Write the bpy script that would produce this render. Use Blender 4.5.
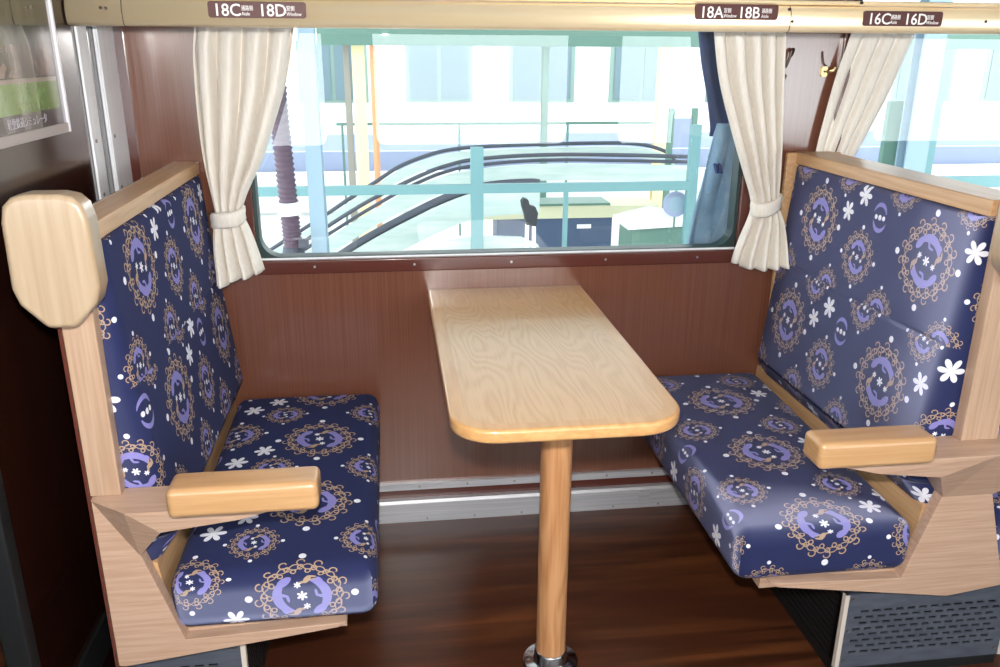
import bpy, bmesh, math, random
from mathutils import Vector, Matrix
random.seed(7)
scn = bpy.context.scene
for o in list(bpy.data.objects):
    bpy.data.objects.remove(o)
COL = scn.collection
PI = math.pi

# ------------------------------------------------------------------ camera, world, lights, exposure
PITCH, YAW, ROLL, FPX = 0.326, 0.131, 0.006, 835.1
CAM = Vector((0.0, -2.27, 1.357))
cd = bpy.data.cameras.new('camera'); cam = bpy.data.objects.new('camera', cd); COL.objects.link(cam)
cd.sensor_width = 36.0; cd.lens = FPX * 36.0 / 1000.0; cd.clip_start = 0.02; cd.clip_end = 400
fwd = Vector((math.sin(YAW)*math.cos(PITCH), math.cos(YAW)*math.cos(PITCH), -math.sin(PITCH)))
rt = Vector((math.cos(YAW), -math.sin(YAW), 0)); up = rt.cross(fwd)
r2 = rt*math.cos(ROLL) + up*math.sin(ROLL); u2 = -rt*math.sin(ROLL) + up*math.cos(ROLL)
cam.matrix_world = Matrix(((r2.x, u2.x, -fwd.x, CAM.x), (r2.y, u2.y, -fwd.y, CAM.y), (r2.z, u2.z, -fwd.z, CAM.z), (0, 0, 0, 1)))
scn.camera = cam

w = bpy.data.worlds.new('sky'); scn.world = w; w.use_nodes = True
bg = w.node_tree.nodes['Background']; bg.inputs[0].default_value = (0.93, 0.97, 1.0, 1); bg.inputs[1].default_value = 7.0

fl = bpy.data.lights.new('camera_flash', 'SPOT'); fl.energy = 118; fl.shadow_soft_size = 0.02
fl.spot_size = math.radians(105); fl.spot_blend = 0.6; fl.color = (1.0, 0.965, 0.92)
flo = bpy.data.objects.new('camera_flash', fl); COL.objects.link(flo)
flo.matrix_world = Matrix.Translation(u2*0.10) @ cam.matrix_world

scn.view_settings.view_transform = 'Standard'; scn.view_settings.look = 'None'
scn.view_settings.exposure = 0.0; scn.view_settings.gamma = 1.0
scn.view_settings.use_curve_mapping = False

# ------------------------------------------------------------------ helpers
def srgb(r, g, b):
    f = lambda c: (c/255)/12.92 if c/255 <= 0.04045 else ((c/255+0.055)/1.055)**2.4
    return (f(r), f(g), f(b), 1)

def mat(name, col, rough=0.5, metal=0.0, coat=0.0, spec=0.5, bump=None):
    m = bpy.data.materials.new(name); m.use_nodes = True
    p = m.node_tree.nodes['Principled BSDF']
    p.inputs['Base Color'].default_value = col; p.inputs['Roughness'].default_value = rough
    p.inputs['Metallic'].default_value = metal; p.inputs['Coat Weight'].default_value = coat
    p.inputs['Specular IOR Level'].default_value = spec
    if coat: p.inputs['Coat Roughness'].default_value = 0.08
    return m

def grain(name, c1, c2, scale, rough=0.45, coat=0.0, coat_rough=0.1, detail=6, dist=0.0, bump=0.0, lo=0.35, hi=0.65, metal=0.0, spec=0.5, c3=None, scale3=None):
    """streaky noise: scale is a 3-vector stretched along the grain (object coordinates)"""
    m = mat(name, c1, rough, metal, coat, spec); nt = m.node_tree; N = nt.nodes; L = nt.links
    p = N['Principled BSDF']
    p.inputs['Coat Roughness'].default_value = coat_rough
    tc = N.new('ShaderNodeTexCoord'); mp = N.new('ShaderNodeMapping'); mp.inputs['Scale'].default_value = scale
    no = N.new('ShaderNodeTexNoise'); no.inputs['Scale'].default_value = 1.0; no.inputs['Detail'].default_value = detail
    no.inputs['Distortion'].default_value = dist
    rp = N.new('ShaderNodeValToRGB'); rp.color_ramp.elements[0].position = lo; rp.color_ramp.elements[1].position = hi
    rp.color_ramp.elements[0].color = c1; rp.color_ramp.elements[1].color = c2
    L.new(tc.outputs['Object'], mp.inputs[0]); L.new(mp.outputs[0], no.inputs['Vector']); L.new(no.outputs['Fac'], rp.inputs[0])
    out = rp.outputs[0]
    if c3:
        mp3 = N.new('ShaderNodeMapping'); mp3.inputs['Scale'].default_value = scale3
        n3 = N.new('ShaderNodeTexNoise'); n3.inputs['Scale'].default_value = 1.0; n3.inputs['Detail'].default_value = 3
        n3.inputs['Distortion'].default_value = 0.6
        L.new(tc.outputs['Object'], mp3.inputs[0]); L.new(mp3.outputs[0], n3.inputs['Vector'])
        r3 = N.new('ShaderNodeValToRGB'); r3.color_ramp.elements[0].position = 0.42; r3.color_ramp.elements[1].position = 0.62
        r3.color_ramp.elements[0].color = (0, 0, 0, 1); r3.color_ramp.elements[1].color = (1, 1, 1, 1)
        L.new(n3.outputs['Fac'], r3.inputs[0])
        mx = N.new('ShaderNodeMix'); mx.data_type = 'RGBA'
        L.new(r3.outputs[0], mx.inputs[0]); L.new(out, mx.inputs[6]); mx.inputs[7].default_value = c3
        out = mx.outputs[2]
    L.new(out, p.inputs['Base Color'])
    if bump:
        b = N.new('ShaderNodeBump'); b.inputs['Strength'].default_value = bump; b.inputs['Distance'].default_value = 0.001
        L.new(no.outputs['Fac'], b.inputs['Height']); L.new(b.outputs[0], p.inputs['Normal'])
    return m

def oak(name, c_light, c_dark, axis, rings=26, rough=0.35, coat=0.3):
    """flat sawn oak: cathedral bands from a distorted noise field plus fine pores along the grain axis"""
    m = mat(name, c_light, rough, 0, coat); nt = m.node_tree; N = nt.nodes; L = nt.links; p = N['Principled BSDF']
    p.inputs['Coat Roughness'].default_value = 0.12
    tc = N.new('ShaderNodeTexCoord'); mp = N.new('ShaderNodeMapping')
    s = [7, 7, 7]; s[axis] = 1.3; mp.inputs['Scale'].default_value = s
    n1 = N.new('ShaderNodeTexNoise'); n1.inputs['Scale'].default_value = 1; n1.inputs['Detail'].default_value = 1.5
    L.new(tc.outputs['Object'], mp.inputs[0]); L.new(mp.outputs[0], n1.inputs['Vector'])
    mu = N.new('ShaderNodeMath'); mu.operation = 'MULTIPLY'; mu.inputs[1].default_value = rings; L.new(n1.outputs['Fac'], mu.inputs[0])
    fr = N.new('ShaderNodeMath'); fr.operation = 'PINGPONG'; fr.inputs[1].default_value = 0.5; L.new(mu.outputs[0], fr.inputs[0])
    mp2 = N.new('ShaderNodeMapping'); s2 = [220, 220, 220]; s2[axis] = 9; mp2.inputs['Scale'].default_value = s2
    n2 = N.new('ShaderNodeTexNoise'); n2.inputs['Scale'].default_value = 1; n2.inputs['Detail'].default_value = 2
    L.new(tc.outputs['Object'], mp2.inputs[0]); L.new(mp2.outputs[0], n2.inputs['Vector'])
    a = N.new('ShaderNodeMath'); a.operation = 'MULTIPLY_ADD'; a.inputs[1].default_value = 1.1; L.new(fr.outputs[0], a.inputs[0]); L.new(n2.outputs['Fac'], a.inputs[2])
    rp = N.new('ShaderNodeValToRGB'); rp.color_ramp.elements[0].position = 0.42; rp.color_ramp.elements[1].position = 0.95
    rp.color_ramp.elements[0].color = c_dark; rp.color_ramp.elements[1].color = c_light
    L.new(a.outputs[0], rp.inputs[0]); L.new(rp.outputs[0], p.inputs['Base Color'])
    return m

def link(name, me, m, parent=None, smooth=False, bevel=0, seg=2, angle=35):
    if m is not None: me.materials.append(m)
    o = bpy.data.objects.new(name, me); COL.objects.link(o)
    if parent is not None: o.parent = parent
    if smooth:
        for f in me.polygons: f.use_smooth = True
    if bevel:
        b = o.modifiers.new('bevel', 'BEVEL'); b.width = bevel; b.segments = seg; b.limit_method = 'ANGLE'; b.angle_limit = math.radians(angle)
        b.harden_normals = False
        for f in me.polygons: f.use_smooth = True
        w_ = o.modifiers.new('wn', 'WEIGHTED_NORMAL'); w_.keep_sharp = True
    return o

def obj(name, bm, m, parent=None, **k):
    bmesh.ops.recalc_face_normals(bm, faces=bm.faces[:])
    me = bpy.data.meshes.new(name); bm.to_mesh(me); bm.free()
    return link(name, me, m, parent, **k)

def box(bm, x0, x1, y0, y1, z0, z1):
    vs = [bm.verts.new((x, y, z)) for x in (x0, x1) for y in (y0, y1) for z in (z0, z1)]
    for f in ((0, 1, 3, 2), (4, 6, 7, 5), (0, 4, 5, 1), (2, 3, 7, 6), (0, 2, 6, 4), (1, 5, 7, 3)):
        bm.faces.new([vs[i] for i in f])
    return bm

def B(*a):
    return box(bmesh.new(), *a)

def prism(bm, poly, a0, a1, axis):
    """extrude a 2-D polygon along axis (0: poly is (y,z); 1: (x,z); 2: (x,y))"""
    def P(p, a):
        return {0: (a, p[0], p[1]), 1: (p[0], a, p[1]), 2: (p[0], p[1], a)}[axis]
    lo = [bm.verts.new(P(p, a0)) for p in poly]; hi = [bm.verts.new(P(p, a1)) for p in poly]
    bm.faces.new(lo); bm.faces.new(hi[::-1])
    n = len(poly)
    for i in range(n):
        bm.faces.new((lo[i], lo[(i+1) % n], hi[(i+1) % n], hi[i]))
    return bm

def cyl(bm, c, r, d, axis=2, seg=24, r2_=None):
    r2_ = r if r2_ is None else r2_
    rings = []
    for k, rr in ((0, r), (d, r2_)):
        ring = []
        for i in range(seg):
            t = 2*PI*i/seg; a, b = rr*math.cos(t), rr*math.sin(t)
            q = {0: (k, a, b), 1: (a, k, b), 2: (a, b, k)}[axis]
            ring.append(bm.verts.new((c[0]+q[0], c[1]+q[1], c[2]+q[2])))
        rings.append(ring)
    bm.faces.new(rings[0]); bm.faces.new(rings[1][::-1])
    for i in range(seg):
        bm.faces.new((rings[0][i], rings[0][(i+1) % seg], rings[1][(i+1) % seg], rings[1][i]))
    return bm

def lathe(bm, prof, c, seg=32):
    rings = []
    for r, z in prof:
        rings.append([bm.verts.new((c[0]+r*math.cos(2*PI*i/seg), c[1]+r*math.sin(2*PI*i/seg), c[2]+z)) for i in range(seg)])
    for a, b in zip(rings, rings[1:]):
        for i in range(seg):
            bm.faces.new((a[i], a[(i+1) % seg], b[(i+1) % seg], b[i]))
    bm.faces.new(rings[0]); bm.faces.new(rings[-1])
    return bm

def tube(bm, pts, r, seg=8, flat=1.0):
    pts = [Vector(p) for p in pts]; rings = []
    for i, p in enumerate(pts):
        t = (pts[min(i+1, len(pts)-1)] - pts[max(i-1, 0)]).normalized()
        a = t.cross(Vector((0, 1, 0))); a = a.normalized() if a.length > 1e-4 else Vector((1, 0, 0)); b = t.cross(a).normalized()
        rr = r[i] if isinstance(r, (list, tuple)) else r
        rings.append([bm.verts.new(p + a*rr*math.cos(2*PI*k/seg) + b*rr*flat*math.sin(2*PI*k/seg)) for k in range(seg)])
    for x, y in zip(rings, rings[1:]):
        for k in range(seg):
            bm.faces.new((x[k], x[(k+1) % seg], y[(k+1) % seg], y[k]))
    bm.faces.new(rings[0]); bm.faces.new(rings[-1])
    return bm

def spline(pts, n):
    """Catmull-Rom through 3-D points"""
    P = [Vector(p) for p in pts]; P = [2*P[0]-P[1]] + P + [2*P[-1]-P[-2]]; out = []
    for i in range(1, len(P)-2):
        for k in range(n):
            t = k/n
            out.append(0.5*((2*P[i]) + (P[i+1]-P[i-1])*t + (2*P[i-1]-5*P[i]+4*P[i+1]-P[i+2])*t*t + (3*P[i]-P[i-1]-3*P[i+1]+P[i+2])*t**3))
    out.append(P[-2]); return out

def interp(tab, x):
    if x <= tab[0][0]: return tab[0][1]
    for (a, va), (b, vb) in zip(tab, tab[1:]):
        if x <= b: return va + (vb-va)*(x-a)/(b-a)
    return tab[-1][1]

def smooth_interp(tab, x):
    """monotone-ish cubic through table points"""
    n = len(tab)
    if x <= tab[0][0]: return tab[0][1]
    if x >= tab[-1][0]: return tab[-1][1]
    for i in range(n-1):
        if x <= tab[i+1][0]:
            x0, y0 = tab[i]; x1, y1 = tab[i+1]; h = x1-x0
            m0 = (tab[i+1][1]-tab[i-1][1])/(tab[i+1][0]-tab[i-1][0]) if i else (y1-y0)/h
            m1 = (tab[i+2][1]-tab[i][1])/(tab[i+2][0]-tab[i][0]) if i+2 < n else (y1-y0)/h
            t = (x-x0)/h
            return (2*t**3-3*t*t+1)*y0 + (t**3-2*t*t+t)*h*m0 + (-2*t**3+3*t*t)*y1 + (t**3-t*t)*h*m1

def rrect(x0, x1, y0, y1, r, n=8):
    """rounded rectangle; r = radii of (x0y0, x1y0, x1y1, x0y1)"""
    out = []
    for (cx, cy, rr, a0) in ((x0+r[0], y0+r[0], r[0], PI), (x1-r[1], y0+r[1], r[1], 1.5*PI), (x1-r[2], y1-r[2], r[2], 0), (x0+r[3], y1-r[3], r[3], 0.5*PI)):
        if rr < 1e-6: out.append((cx, cy)); continue
        for k in range(n+1):
            a = a0 + 0.5*PI*k/n; out.append((cx+rr*math.cos(a), cy+rr*math.sin(a)))
    return out

def thing(name, label, cat, loc=(0, 0, 0), group=None):
    o = bpy.data.objects.new(name, None); COL.objects.link(o); o.location = loc
    o.empty_display_size = 0.05
    o['label'] = label; o['category'] = cat
    if group: o['group'] = group
    return o

def tag(o, label, cat, group=None):
    o['label'] = label; o['category'] = cat
    if group: o['group'] = group
    return o

def struct(o, label=None, cat=None):
    o['kind'] = 'structure'
    if label: o['label'] = label; o['category'] = cat or 'structure'
    return o

def put(root):
    """children were modelled in world space: keep them there under a root that stands at its base"""
    off = root.location
    for ch in list(root.children):
        ch.matrix_parent_inverse = Matrix.Translation(-off)

def text_mesh(name, s, size, loc, m, parent, xscale=1.0, rot=(PI/2, 0, 0), align='LEFT', extrude=0.0004, offset=0.0):
    c = bpy.data.curves.new(name, 'FONT'); c.body = s; c.size = size; c.extrude = extrude; c.align_x = align; c.offset = offset
    c.resolution_u = 3
    t = bpy.data.objects.new(name+'_tmp', c); COL.objects.link(t)
    dg = bpy.context.evaluated_depsgraph_get(); dg.update()
    me = bpy.data.meshes.new_from_object(t.evaluated_get(dg)); bpy.data.objects.remove(t); bpy.data.curves.remove(c)
    me.transform(Matrix.Diagonal((xscale, 1, 1, 1)))
    R_ = Matrix.Rotation(rot[2], 4, 'Z') @ Matrix.Rotation(rot[0], 4, 'X')
    me.transform(Matrix.Translation(loc) @ R_)
    me.materials.clear()
    return link(name, me, m, parent)

# ------------------------------------------------------------------ fabric print, written as shader maths
class S:
    nt = None
    def __init__(s, v): s.v = v
    @staticmethod
    def op(o, *a):
        n = S.nt.nodes.new('ShaderNodeMath'); n.operation = o
        for i, x in enumerate(a):
            x = x.v if isinstance(x, S) else x
            if isinstance(x, (int, float)): n.inputs[i].default_value = x
            else: S.nt.links.new(x, n.inputs[i])
        return S(n.outputs[0])
    def __add__(s, o): return S.op('ADD', s, o)
    __radd__ = __add__
    def __sub__(s, o): return S.op('SUBTRACT', s, o)
    def __rsub__(s, o): return S.op('SUBTRACT', o, s)
    def __mul__(s, o): return S.op('MULTIPLY', s, o)
    __rmul__ = __mul__
    def __truediv__(s, o): return S.op('DIVIDE', s, o)
    def lt(s, o): return S.op('LESS_THAN', s, o)
    def gt(s, o): return S.op('GREATER_THAN', s, o)
    def abs(s): return S.op('ABSOLUTE', s)
    def sgn(s): return S.op('SIGN', s)
def mx(a, *r):
    for b in r: a = S.op('MAXIMUM', a, b)
    return a
def hyp(x, y): return S.op('SQRT', x*x + y*y)
def ell(x, y, cx, cy, rx, ry, ang=0.0):
    dx, dy = x-cx, y-cy
    if ang:
        c, s = math.cos(ang), math.sin(ang); dx, dy = dx*c + dy*s, dy*c - dx*s
    return hyp(dx/rx, dy/ry).lt(1.0)
def flake(x, y, R, n=6):
    r = hyp(x, y); t = S.op('ARCTAN2', y, x)
    return r.lt(R*0.20 + S.op('POWER', S.op('COSINE', t*(n/2)).abs(), 0.8)*(R*0.80))
def wrap(v, m, P):
    return S.op('WRAP', v-m, P/2, -P/2)

SHEEN = (0.33, 0.35, 0.50, 1)
def fabric_group():
    """one wreath medallion, local coordinates scaled so that the wreath's outer radius is about 1"""
    g = bpy.data.node_groups.new('medallion', 'ShaderNodeTree')
    for n in ('x', 'y'): g.interface.new_socket(n, in_out='INPUT', socket_type='NodeSocketFloat')
    for n in ('lav', 'gold', 'white'): g.interface.new_socket(n, in_out='OUTPUT', socket_type='NodeSocketFloat')
    S.nt = g; gi = g.nodes.new('NodeGroupInput'); go = g.nodes.new('NodeGroupOutput')
    x, y = S(gi.outputs[0]), S(gi.outputs[1])
    sy = y.sgn(); X, Y = x*sy/1.16, y.abs()/1.16           # foxes: point symmetric about the centre
    body = hyp(X-0.02, Y-0.16).lt(0.40) * hyp(X-0.06, Y+0.04).gt(0.42) * X.gt(-0.34) * Y.gt(0.17)
    tail = ell(X, Y, 0.32, 0.33, 0.16, 0.085, -0.9); nose = ell(X, Y, -0.31, 0.34, 0.10, 0.055, 0.6)
    leg = ell(X, Y, 0.03, 0.36, 0.032, 0.12, -0.35); foot = ell(X, Y, -0.05, 0.27, 0.085, 0.028, 0.2)
    lav = mx(body, tail, nose, leg, foot)
    sx = x.sgn(); X2, Y2 = x.abs()/1.05, y*sx/1.25                   # little deer right and left
    deer = mx(ell(X2, Y2, 0.40, -0.10, 0.11, 0.055, -0.5), ell(X2, Y2, 0.33, -0.02, 0.028, 0.09, 0.25), ell(X2, Y2, 0.47, -0.18, 0.026, 0.085, -0.2), ell(X2, Y2, 0.38, -0.19, 0.024, 0.07, 0.3))
    t = S.op('ARCTAN2', y, x); r = hyp(x, y)
    def strand(r0, amp, k, ph, wd): return (r - (r0 + S.op('SINE', t*k + ph)*amp)).abs().lt(wd)
    loops = None
    for k, rr, rad in ((15, 0.95, 0.085), (17, 0.82, 0.060), (14, 0.71, 0.056)):
        a = (S.op('FRACT', t*(k/(2*PI))) - 0.5)*(2*PI*rr/k); b = r - rr
        q = (hyp(a-0.02, b) - rad).abs().lt(0.016) * (a + b*0.7).gt(-0.055)
        loops = q if loops is None else mx(loops, q)
    gold = mx(deer, strand(0.83, 0.07, 9, 0.0, 0.014), strand(0.83, 0.07, 9, PI, 0.014), loops)
    white = mx(flake(x, y, 0.125), flake(X-0.24, Y-0.08, 0.07), hyp(x, y.abs()-1.16).lt(0.085), hyp(x.abs()-1.16, y).lt(0.085))
    for i, s in enumerate((lav, gold, white)): g.links.new(s.v, go.inputs[i])
    return g

def fabric(name, nap, turn=False):
    m = bpy.data.materials.new(name); m.use_nodes = True; nt = m.node_tree; N = nt.nodes; L = nt.links
    p = N['Principled BSDF']; grp = fabric_group(); S.nt = nt
    uv = N.new('ShaderNodeUVMap'); uv.uv_map = 'UVMap'; se = N.new('ShaderNodeSeparateXYZ'); L.new(uv.outputs[0], se.inputs[0])
    u, v = S(se.outputs[0]), S(se.outputs[1])
    W, H = 0.454, 0.290
    lav = gold = white = None
    def acc(a, b): return b if a is None else mx(a, b)
    for cx, cy, sc in ((0, 0, 0.087), (0.246, -0.050, 0.062), (-0.100, -0.153, 0.049), (0.124, -0.153, 0.053)):
        n = N.new('ShaderNodeGroup'); n.node_tree = grp
        lx, ly = wrap(u, cx, W)/sc, wrap(v, cy, H)/sc
        L.new((ly if turn else lx).v, n.inputs[0]); L.new((lx if turn else ly).v, n.inputs[1])
        lav = acc(lav, S(n.outputs[0])); gold = acc(gold, S(n.outputs[1])); white = acc(white, S(n.outputs[2]))
    x, y = wrap(u, -0.262, W), wrap(v, 0.055, H)
    if turn: x, y = y, x
    sy = y.sgn(); X, Y = x*sy, y.abs()   # fox pair without a wreath
    lav = acc(lav, hyp(X-0.002, Y-0.009).lt(0.025)*hyp(X-0.003, Y+0.002).gt(0.026)*Y.gt(0.010))
    white = acc(white, mx(hyp(x, y).lt(0.0062), hyp(x.abs()-0.015, y).lt(0.0055)))
    for cx, cy, R in ((-0.187, 0.094, 0.027), (-0.128, 0.047, 0.025)):
        white = acc(white, flake(wrap(u, cx, W), wrap(v, cy, H), R))
    ns = N.new('ShaderNodeTexNoise'); ns.inputs['Scale'].default_value = 900; L.new(uv.outputs[0], ns.inputs['Vector'])
    base = N.new('ShaderNodeMix'); base.data_type = 'RGBA'; L.new(ns.outputs['Fac'], base.inputs[0])
    base.inputs[6].default_value = srgb(27, 33, 70); base.inputs[7].default_value = srgb(44, 50, 92)
    cur = base.outputs[2]
    for s, c in ((gold, srgb(172, 146, 120)), (lav, srgb(132, 127, 190)), (white, srgb(226, 226, 236))):
        k = N.new('ShaderNodeMix'); k.data_type = 'RGBA'; L.new(s.v, k.inputs[0]); L.new(cur, k.inputs[6]); k.inputs[7].default_value = c; cur = k.outputs[2]
    L.new(cur, p.inputs['Base Color'])
    p.inputs['Roughness'].default_value = 0.9; p.inputs['Specular IOR Level'].default_value = 0.15
    # cut pile: the pile leans along the bench, so its sheen lobe leans with it
    tg = N.new('ShaderNodeTangent'); tg.direction_type = 'UV_MAP'; tg.uv_map = 'nap'
    ge = N.new('ShaderNodeNewGeometry')
    sc_ = N.new('ShaderNodeVectorMath'); sc_.operation = 'SCALE'; L.new(tg.outputs[0], sc_.inputs[0]); sc_.inputs['Scale'].default_value = nap
    ad = N.new('ShaderNodeVectorMath'); ad.operation = 'ADD'; L.new(ge.outputs['Normal'], ad.inputs[0]); L.new(sc_.outputs[0], ad.inputs[1])
    nm = N.new('ShaderNodeVectorMath'); nm.operation = 'NORMALIZE'; L.new(ad.outputs[0], nm.inputs[0])
    sh = N.new('ShaderNodeBsdfSheen'); sh.inputs['Color'].default_value = SHEEN; sh.inputs['Roughness'].default_value = 0.5
    L.new(nm.outputs[0], sh.inputs['Normal'])
    ads = N.new('ShaderNodeAddShader'); L.new(p.outputs[0], ads.inputs[0]); L.new(sh.outputs[0], ads.inputs[1]); L.new(ads.outputs[0], N['Material Output'].inputs[0])
    b = N.new('ShaderNodeBump'); b.inputs['Strength'].default_value = 0.25; b.inputs['Distance'].default_value = 0.0006
    L.new(ns.outputs['Fac'], b.inputs['Height']); L.new(b.outputs[0], p.inputs['Normal'])
    return m

# ------------------------------------------------------------------ materials
M = {}
M['fabric_a'] = fabric('fox_print_moquette_pile_towards_aisle', -0.75); M['fabric_b'] = fabric('fox_print_moquette_pile_towards_wall', 0.75)
M['seat_a'] = fabric('fox_print_seat_moquette_pile_towards_aisle', -0.75, True); M['seat_b'] = fabric('fox_print_seat_moquette_pile_towards_wall', 0.75, True)
M['laminate'] = grain('brown_wall_laminate', srgb(112, 68, 52), srgb(124, 80, 62), (260, 40, 2.2), rough=0.17, detail=5, lo=0.3, hi=0.7, spec=0.95, coat=0.8, coat_rough=0.15)
M['dark_lam'] = grain('dark_partition_laminate', srgb(30, 13, 8), srgb(42, 19, 12), (40, 200, 2.0), rough=0.16, detail=4, spec=1.0, coat=0.6)
M['trimbrown'] = mat('glossy_brown_trim', srgb(92, 48, 40), 0.22, coat=0.3)
M['floor'] = grain('dark_walnut_floor', srgb(60, 31, 18), srgb(116, 66, 36), (2.2, 26, 1), rough=0.34, detail=5, dist=0.4, lo=0.35, hi=0.75, c3=srgb(70, 36, 22), scale3=(1.3, 9, 1))
M['oakpanel'] = grain('pale_oak_laminate', srgb(196, 164, 142), srgb(181, 147, 124), (7, 60, 190), rough=0.4, detail=5)
M['oakpost'] = grain('pale_oak_laminate_upright', srgb(188, 158, 134), srgb(174, 142, 117), (170, 60, 5), rough=0.4, detail=5)
M['oakrail'] = grain('pale_oak_rail', srgb(208, 168, 126), srgb(190, 148, 106), (120, 5, 120), rough=0.35, detail=5)
M['maple'] = grain('lacquered_ash_grip', srgb(200, 158, 114), srgb(188, 144, 99), (5, 50, 130), rough=0.28, coat=0.4, detail=4)
M['maple_v'] = grain('lacquered_ash_wing', srgb(182, 160, 134), srgb(170, 146, 119), (80, 40, 3.5), rough=0.28, coat=0.4, detail=4)
M['tabletop'] = oak('lacquered_oak_tabletop', srgb(216, 172, 120), srgb(204, 156, 104), 1, rings=38, rough=0.3, coat=0.6)
M['tableedge'] = grain('lacquered_oak_lipping', srgb(218, 170, 114), srgb(204, 152, 98), (60, 6, 120), rough=0.28, coat=0.5)
M['tablepost'] = oak('oak_table_post', srgb(206, 152, 106), srgb(182, 126, 82), 2, rings=18, rough=0.35, coat=0.3)
M['steel'] = grain('brushed_steel', srgb(222, 222, 226), srgb(200, 202, 208), (3, 90, 160), rough=0.42, metal=0.5, detail=3)
M['alu'] = grain('aluminium_bar', srgb(248, 249, 252), srgb(240, 242, 248), (60, 60, 2), rough=0.5, metal=0.0, detail=2)
M['gold'] = grain('champagne_anodised_rail', srgb(252, 232, 196), srgb(250, 226, 184), (1.5, 30, 30), rough=0.3, metal=0.4, detail=2)
M['chrome'] = mat('chrome', srgb(200, 200, 204), 0.16, 1.0)
M['screw'] = mat('screw_steel', srgb(170, 168, 165), 0.35, 1.0)
M['black'] = mat('black_rubber', srgb(20, 22, 24), 0.5)
M['void'] = mat('heater_interior_black', srgb(10, 10, 12), 0.8)
M['gasket'] = mat('dark_green_window_gasket', srgb(36, 58, 58), 0.45)
M['heater'] = grain('grey_heater_panel', srgb(92, 98, 110), srgb(80, 86, 98), (20, 20, 90), rough=0.42, metal=0.2, detail=3)
M['heateredge'] = mat('cream_heater_edge', srgb(212, 202, 190), 0.5)
M['plate'] = mat('maroon_number_plate', srgb(82, 36, 32), 0.5)
M['letter'] = mat('white_lettering', srgb(250, 248, 246), 0.5)
M['brass'] = mat('aged_brass', srgb(206, 180, 130), 0.3, 0.9)
M['hookdark'] = mat('dark_bronze_hook', srgb(58, 46, 40), 0.35, 0.7)
M['ceil'] = mat('white_ceiling_panel', srgb(226, 222, 214), 0.6)
def curtain_mat():
    m = grain('cream_satin_curtain', srgb(236, 230, 220), srgb(228, 219, 207), (300, 300, 20), rough=0.42, detail=2, spec=0.5)
    p = m.node_tree.nodes['Principled BSDF']
    p.inputs['Sheen Weight'].default_value = 0.25; p.inputs['Sheen Roughness'].default_value = 0.4
    p.inputs['Subsurface Weight'].default_value = 0.0
    return m
M['curtain'] = curtain_mat()
def glass_mat(name, f0=0.09):
    m = bpy.data.materials.new(name); m.use_nodes = True; nt = m.node_tree; N = nt.nodes
    N.remove(N['Principled BSDF']); out = N['Material Output']
    ge = N.new('ShaderNodeNewGeometry'); dp = N.new('ShaderNodeVectorMath'); dp.operation = 'DOT_PRODUCT'
    nt.links.new(ge.outputs['Incoming'], dp.inputs[0]); nt.links.new(ge.outputs['Normal'], dp.inputs[1])
    S.nt = nt; c = S(dp.outputs['Value']).abs(); fr = S.op('POWER', 1.0-c, 5.0)*(1.0-f0) + f0   # Schlick, same from both faces
    t = N.new('ShaderNodeBsdfTransparent'); t.inputs[0].default_value = (0.93, 0.97, 0.97, 1)
    g = N.new('ShaderNodeBsdfGlossy'); g.inputs['Roughness'].default_value = 0.0
    x = N.new('ShaderNodeMixShader')
    nt.links.new(fr.v, x.inputs[0]); nt.links.new(t.outputs[0], x.inputs[1]); nt.links.new(g.outputs[0], x.inputs[2])
    nt.links.new(x.outputs[0], out.inputs[0]); return m
M['glass'] = glass_mat('window_glass', 0.085)

# ------------------------------------------------------------------ the car body
XL, XR, YB, ZC = -1.7, 4.6, -2.75, 2.2
struct(obj('floor', B(XL, XR, YB, 0.05, -0.06, 0.0), M['floor']))
struct(obj('ceiling', B(XL, XR, YB, 0.05, ZC, ZC+0.05), M['ceil']))
SILL, WTOP = 0.815, 1.52
W1 = (-0.362, 0.985); W2 = (1.262, 2.62)
def side_wall(name, y0, y1, wins, m):
    bm = bmesh.new(); box(bm, XL, XR, y0, y1, 0, SILL); box(bm, XL, XR, y0, y1, WTOP, ZC)
    x = XL
    for a, b in wins:
        box(bm, x, a, y0, y1, SILL, WTOP); x = b
    box(bm, x, XR, y0, y1, SILL, WTOP)
    return struct(obj(name, bm, m))
side_wall('wall_back', 0.0, 0.07, [W1, W2, (2.95, 4.3)], M['laminate'])
OPP = [(-1.55, -0.35), (-0.08, 1.08), (1.38, 2.80), (3.05, 4.3)]
side_wall('wall_front', YB-0.07, YB, OPP, M['laminate'])
struct(obj('wall_right', B(XR, XR+0.05, YB, 0.05, 0, ZC), M['laminate']))
struct(obj('wall_end', B(XL-0.05, XL, YB, 0.05, 0, ZC), M['dark_lam']))
# partition beside the seat: closes the bay from the vestibule
PX = -0.66
struct(obj('wall_left', B(PX-0.03, PX, -0.94, 0.0, 0, ZC), M['dark_lam']))
struct(obj('trim_1', B(PX-0.036, PX+0.006, -0.975, -0.94, 0, ZC), M['black'], bevel=0.004))
t2 = struct(obj('trim_2', B(PX, PX+0.008, -0.94, 0.0, 0.10, 0.18), M['black']))
for y in (-0.85, -0.55, -0.25):
    obj('screw', cyl(bmesh.new(), (PX+0.008, y, 0.165), 0.005, 0.002, 0, 10), M['screw'], t2)
for i, (a, b) in enumerate(((-0.268, -0.205), (-0.150, -0.012))):
    bm = bmesh.new(); box(bm, PX, PX+0.006, a, b, 0.0, 1.60)
    if i: box(bm, PX+0.006, PX+0.011, a, a+0.045, 0.0, 1.60)
    t = struct(obj('trim_%d' % (3+i), bm, M['alu'], bevel=0.002))
    for z in (0.35, 0.75, 1.04, 1.16):
        obj('screw', cyl(bmesh.new(), (PX+0.006+0.005*i, a+0.02, z), 0.0045, 0.002, 0, 10), M['screw'], t)
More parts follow.
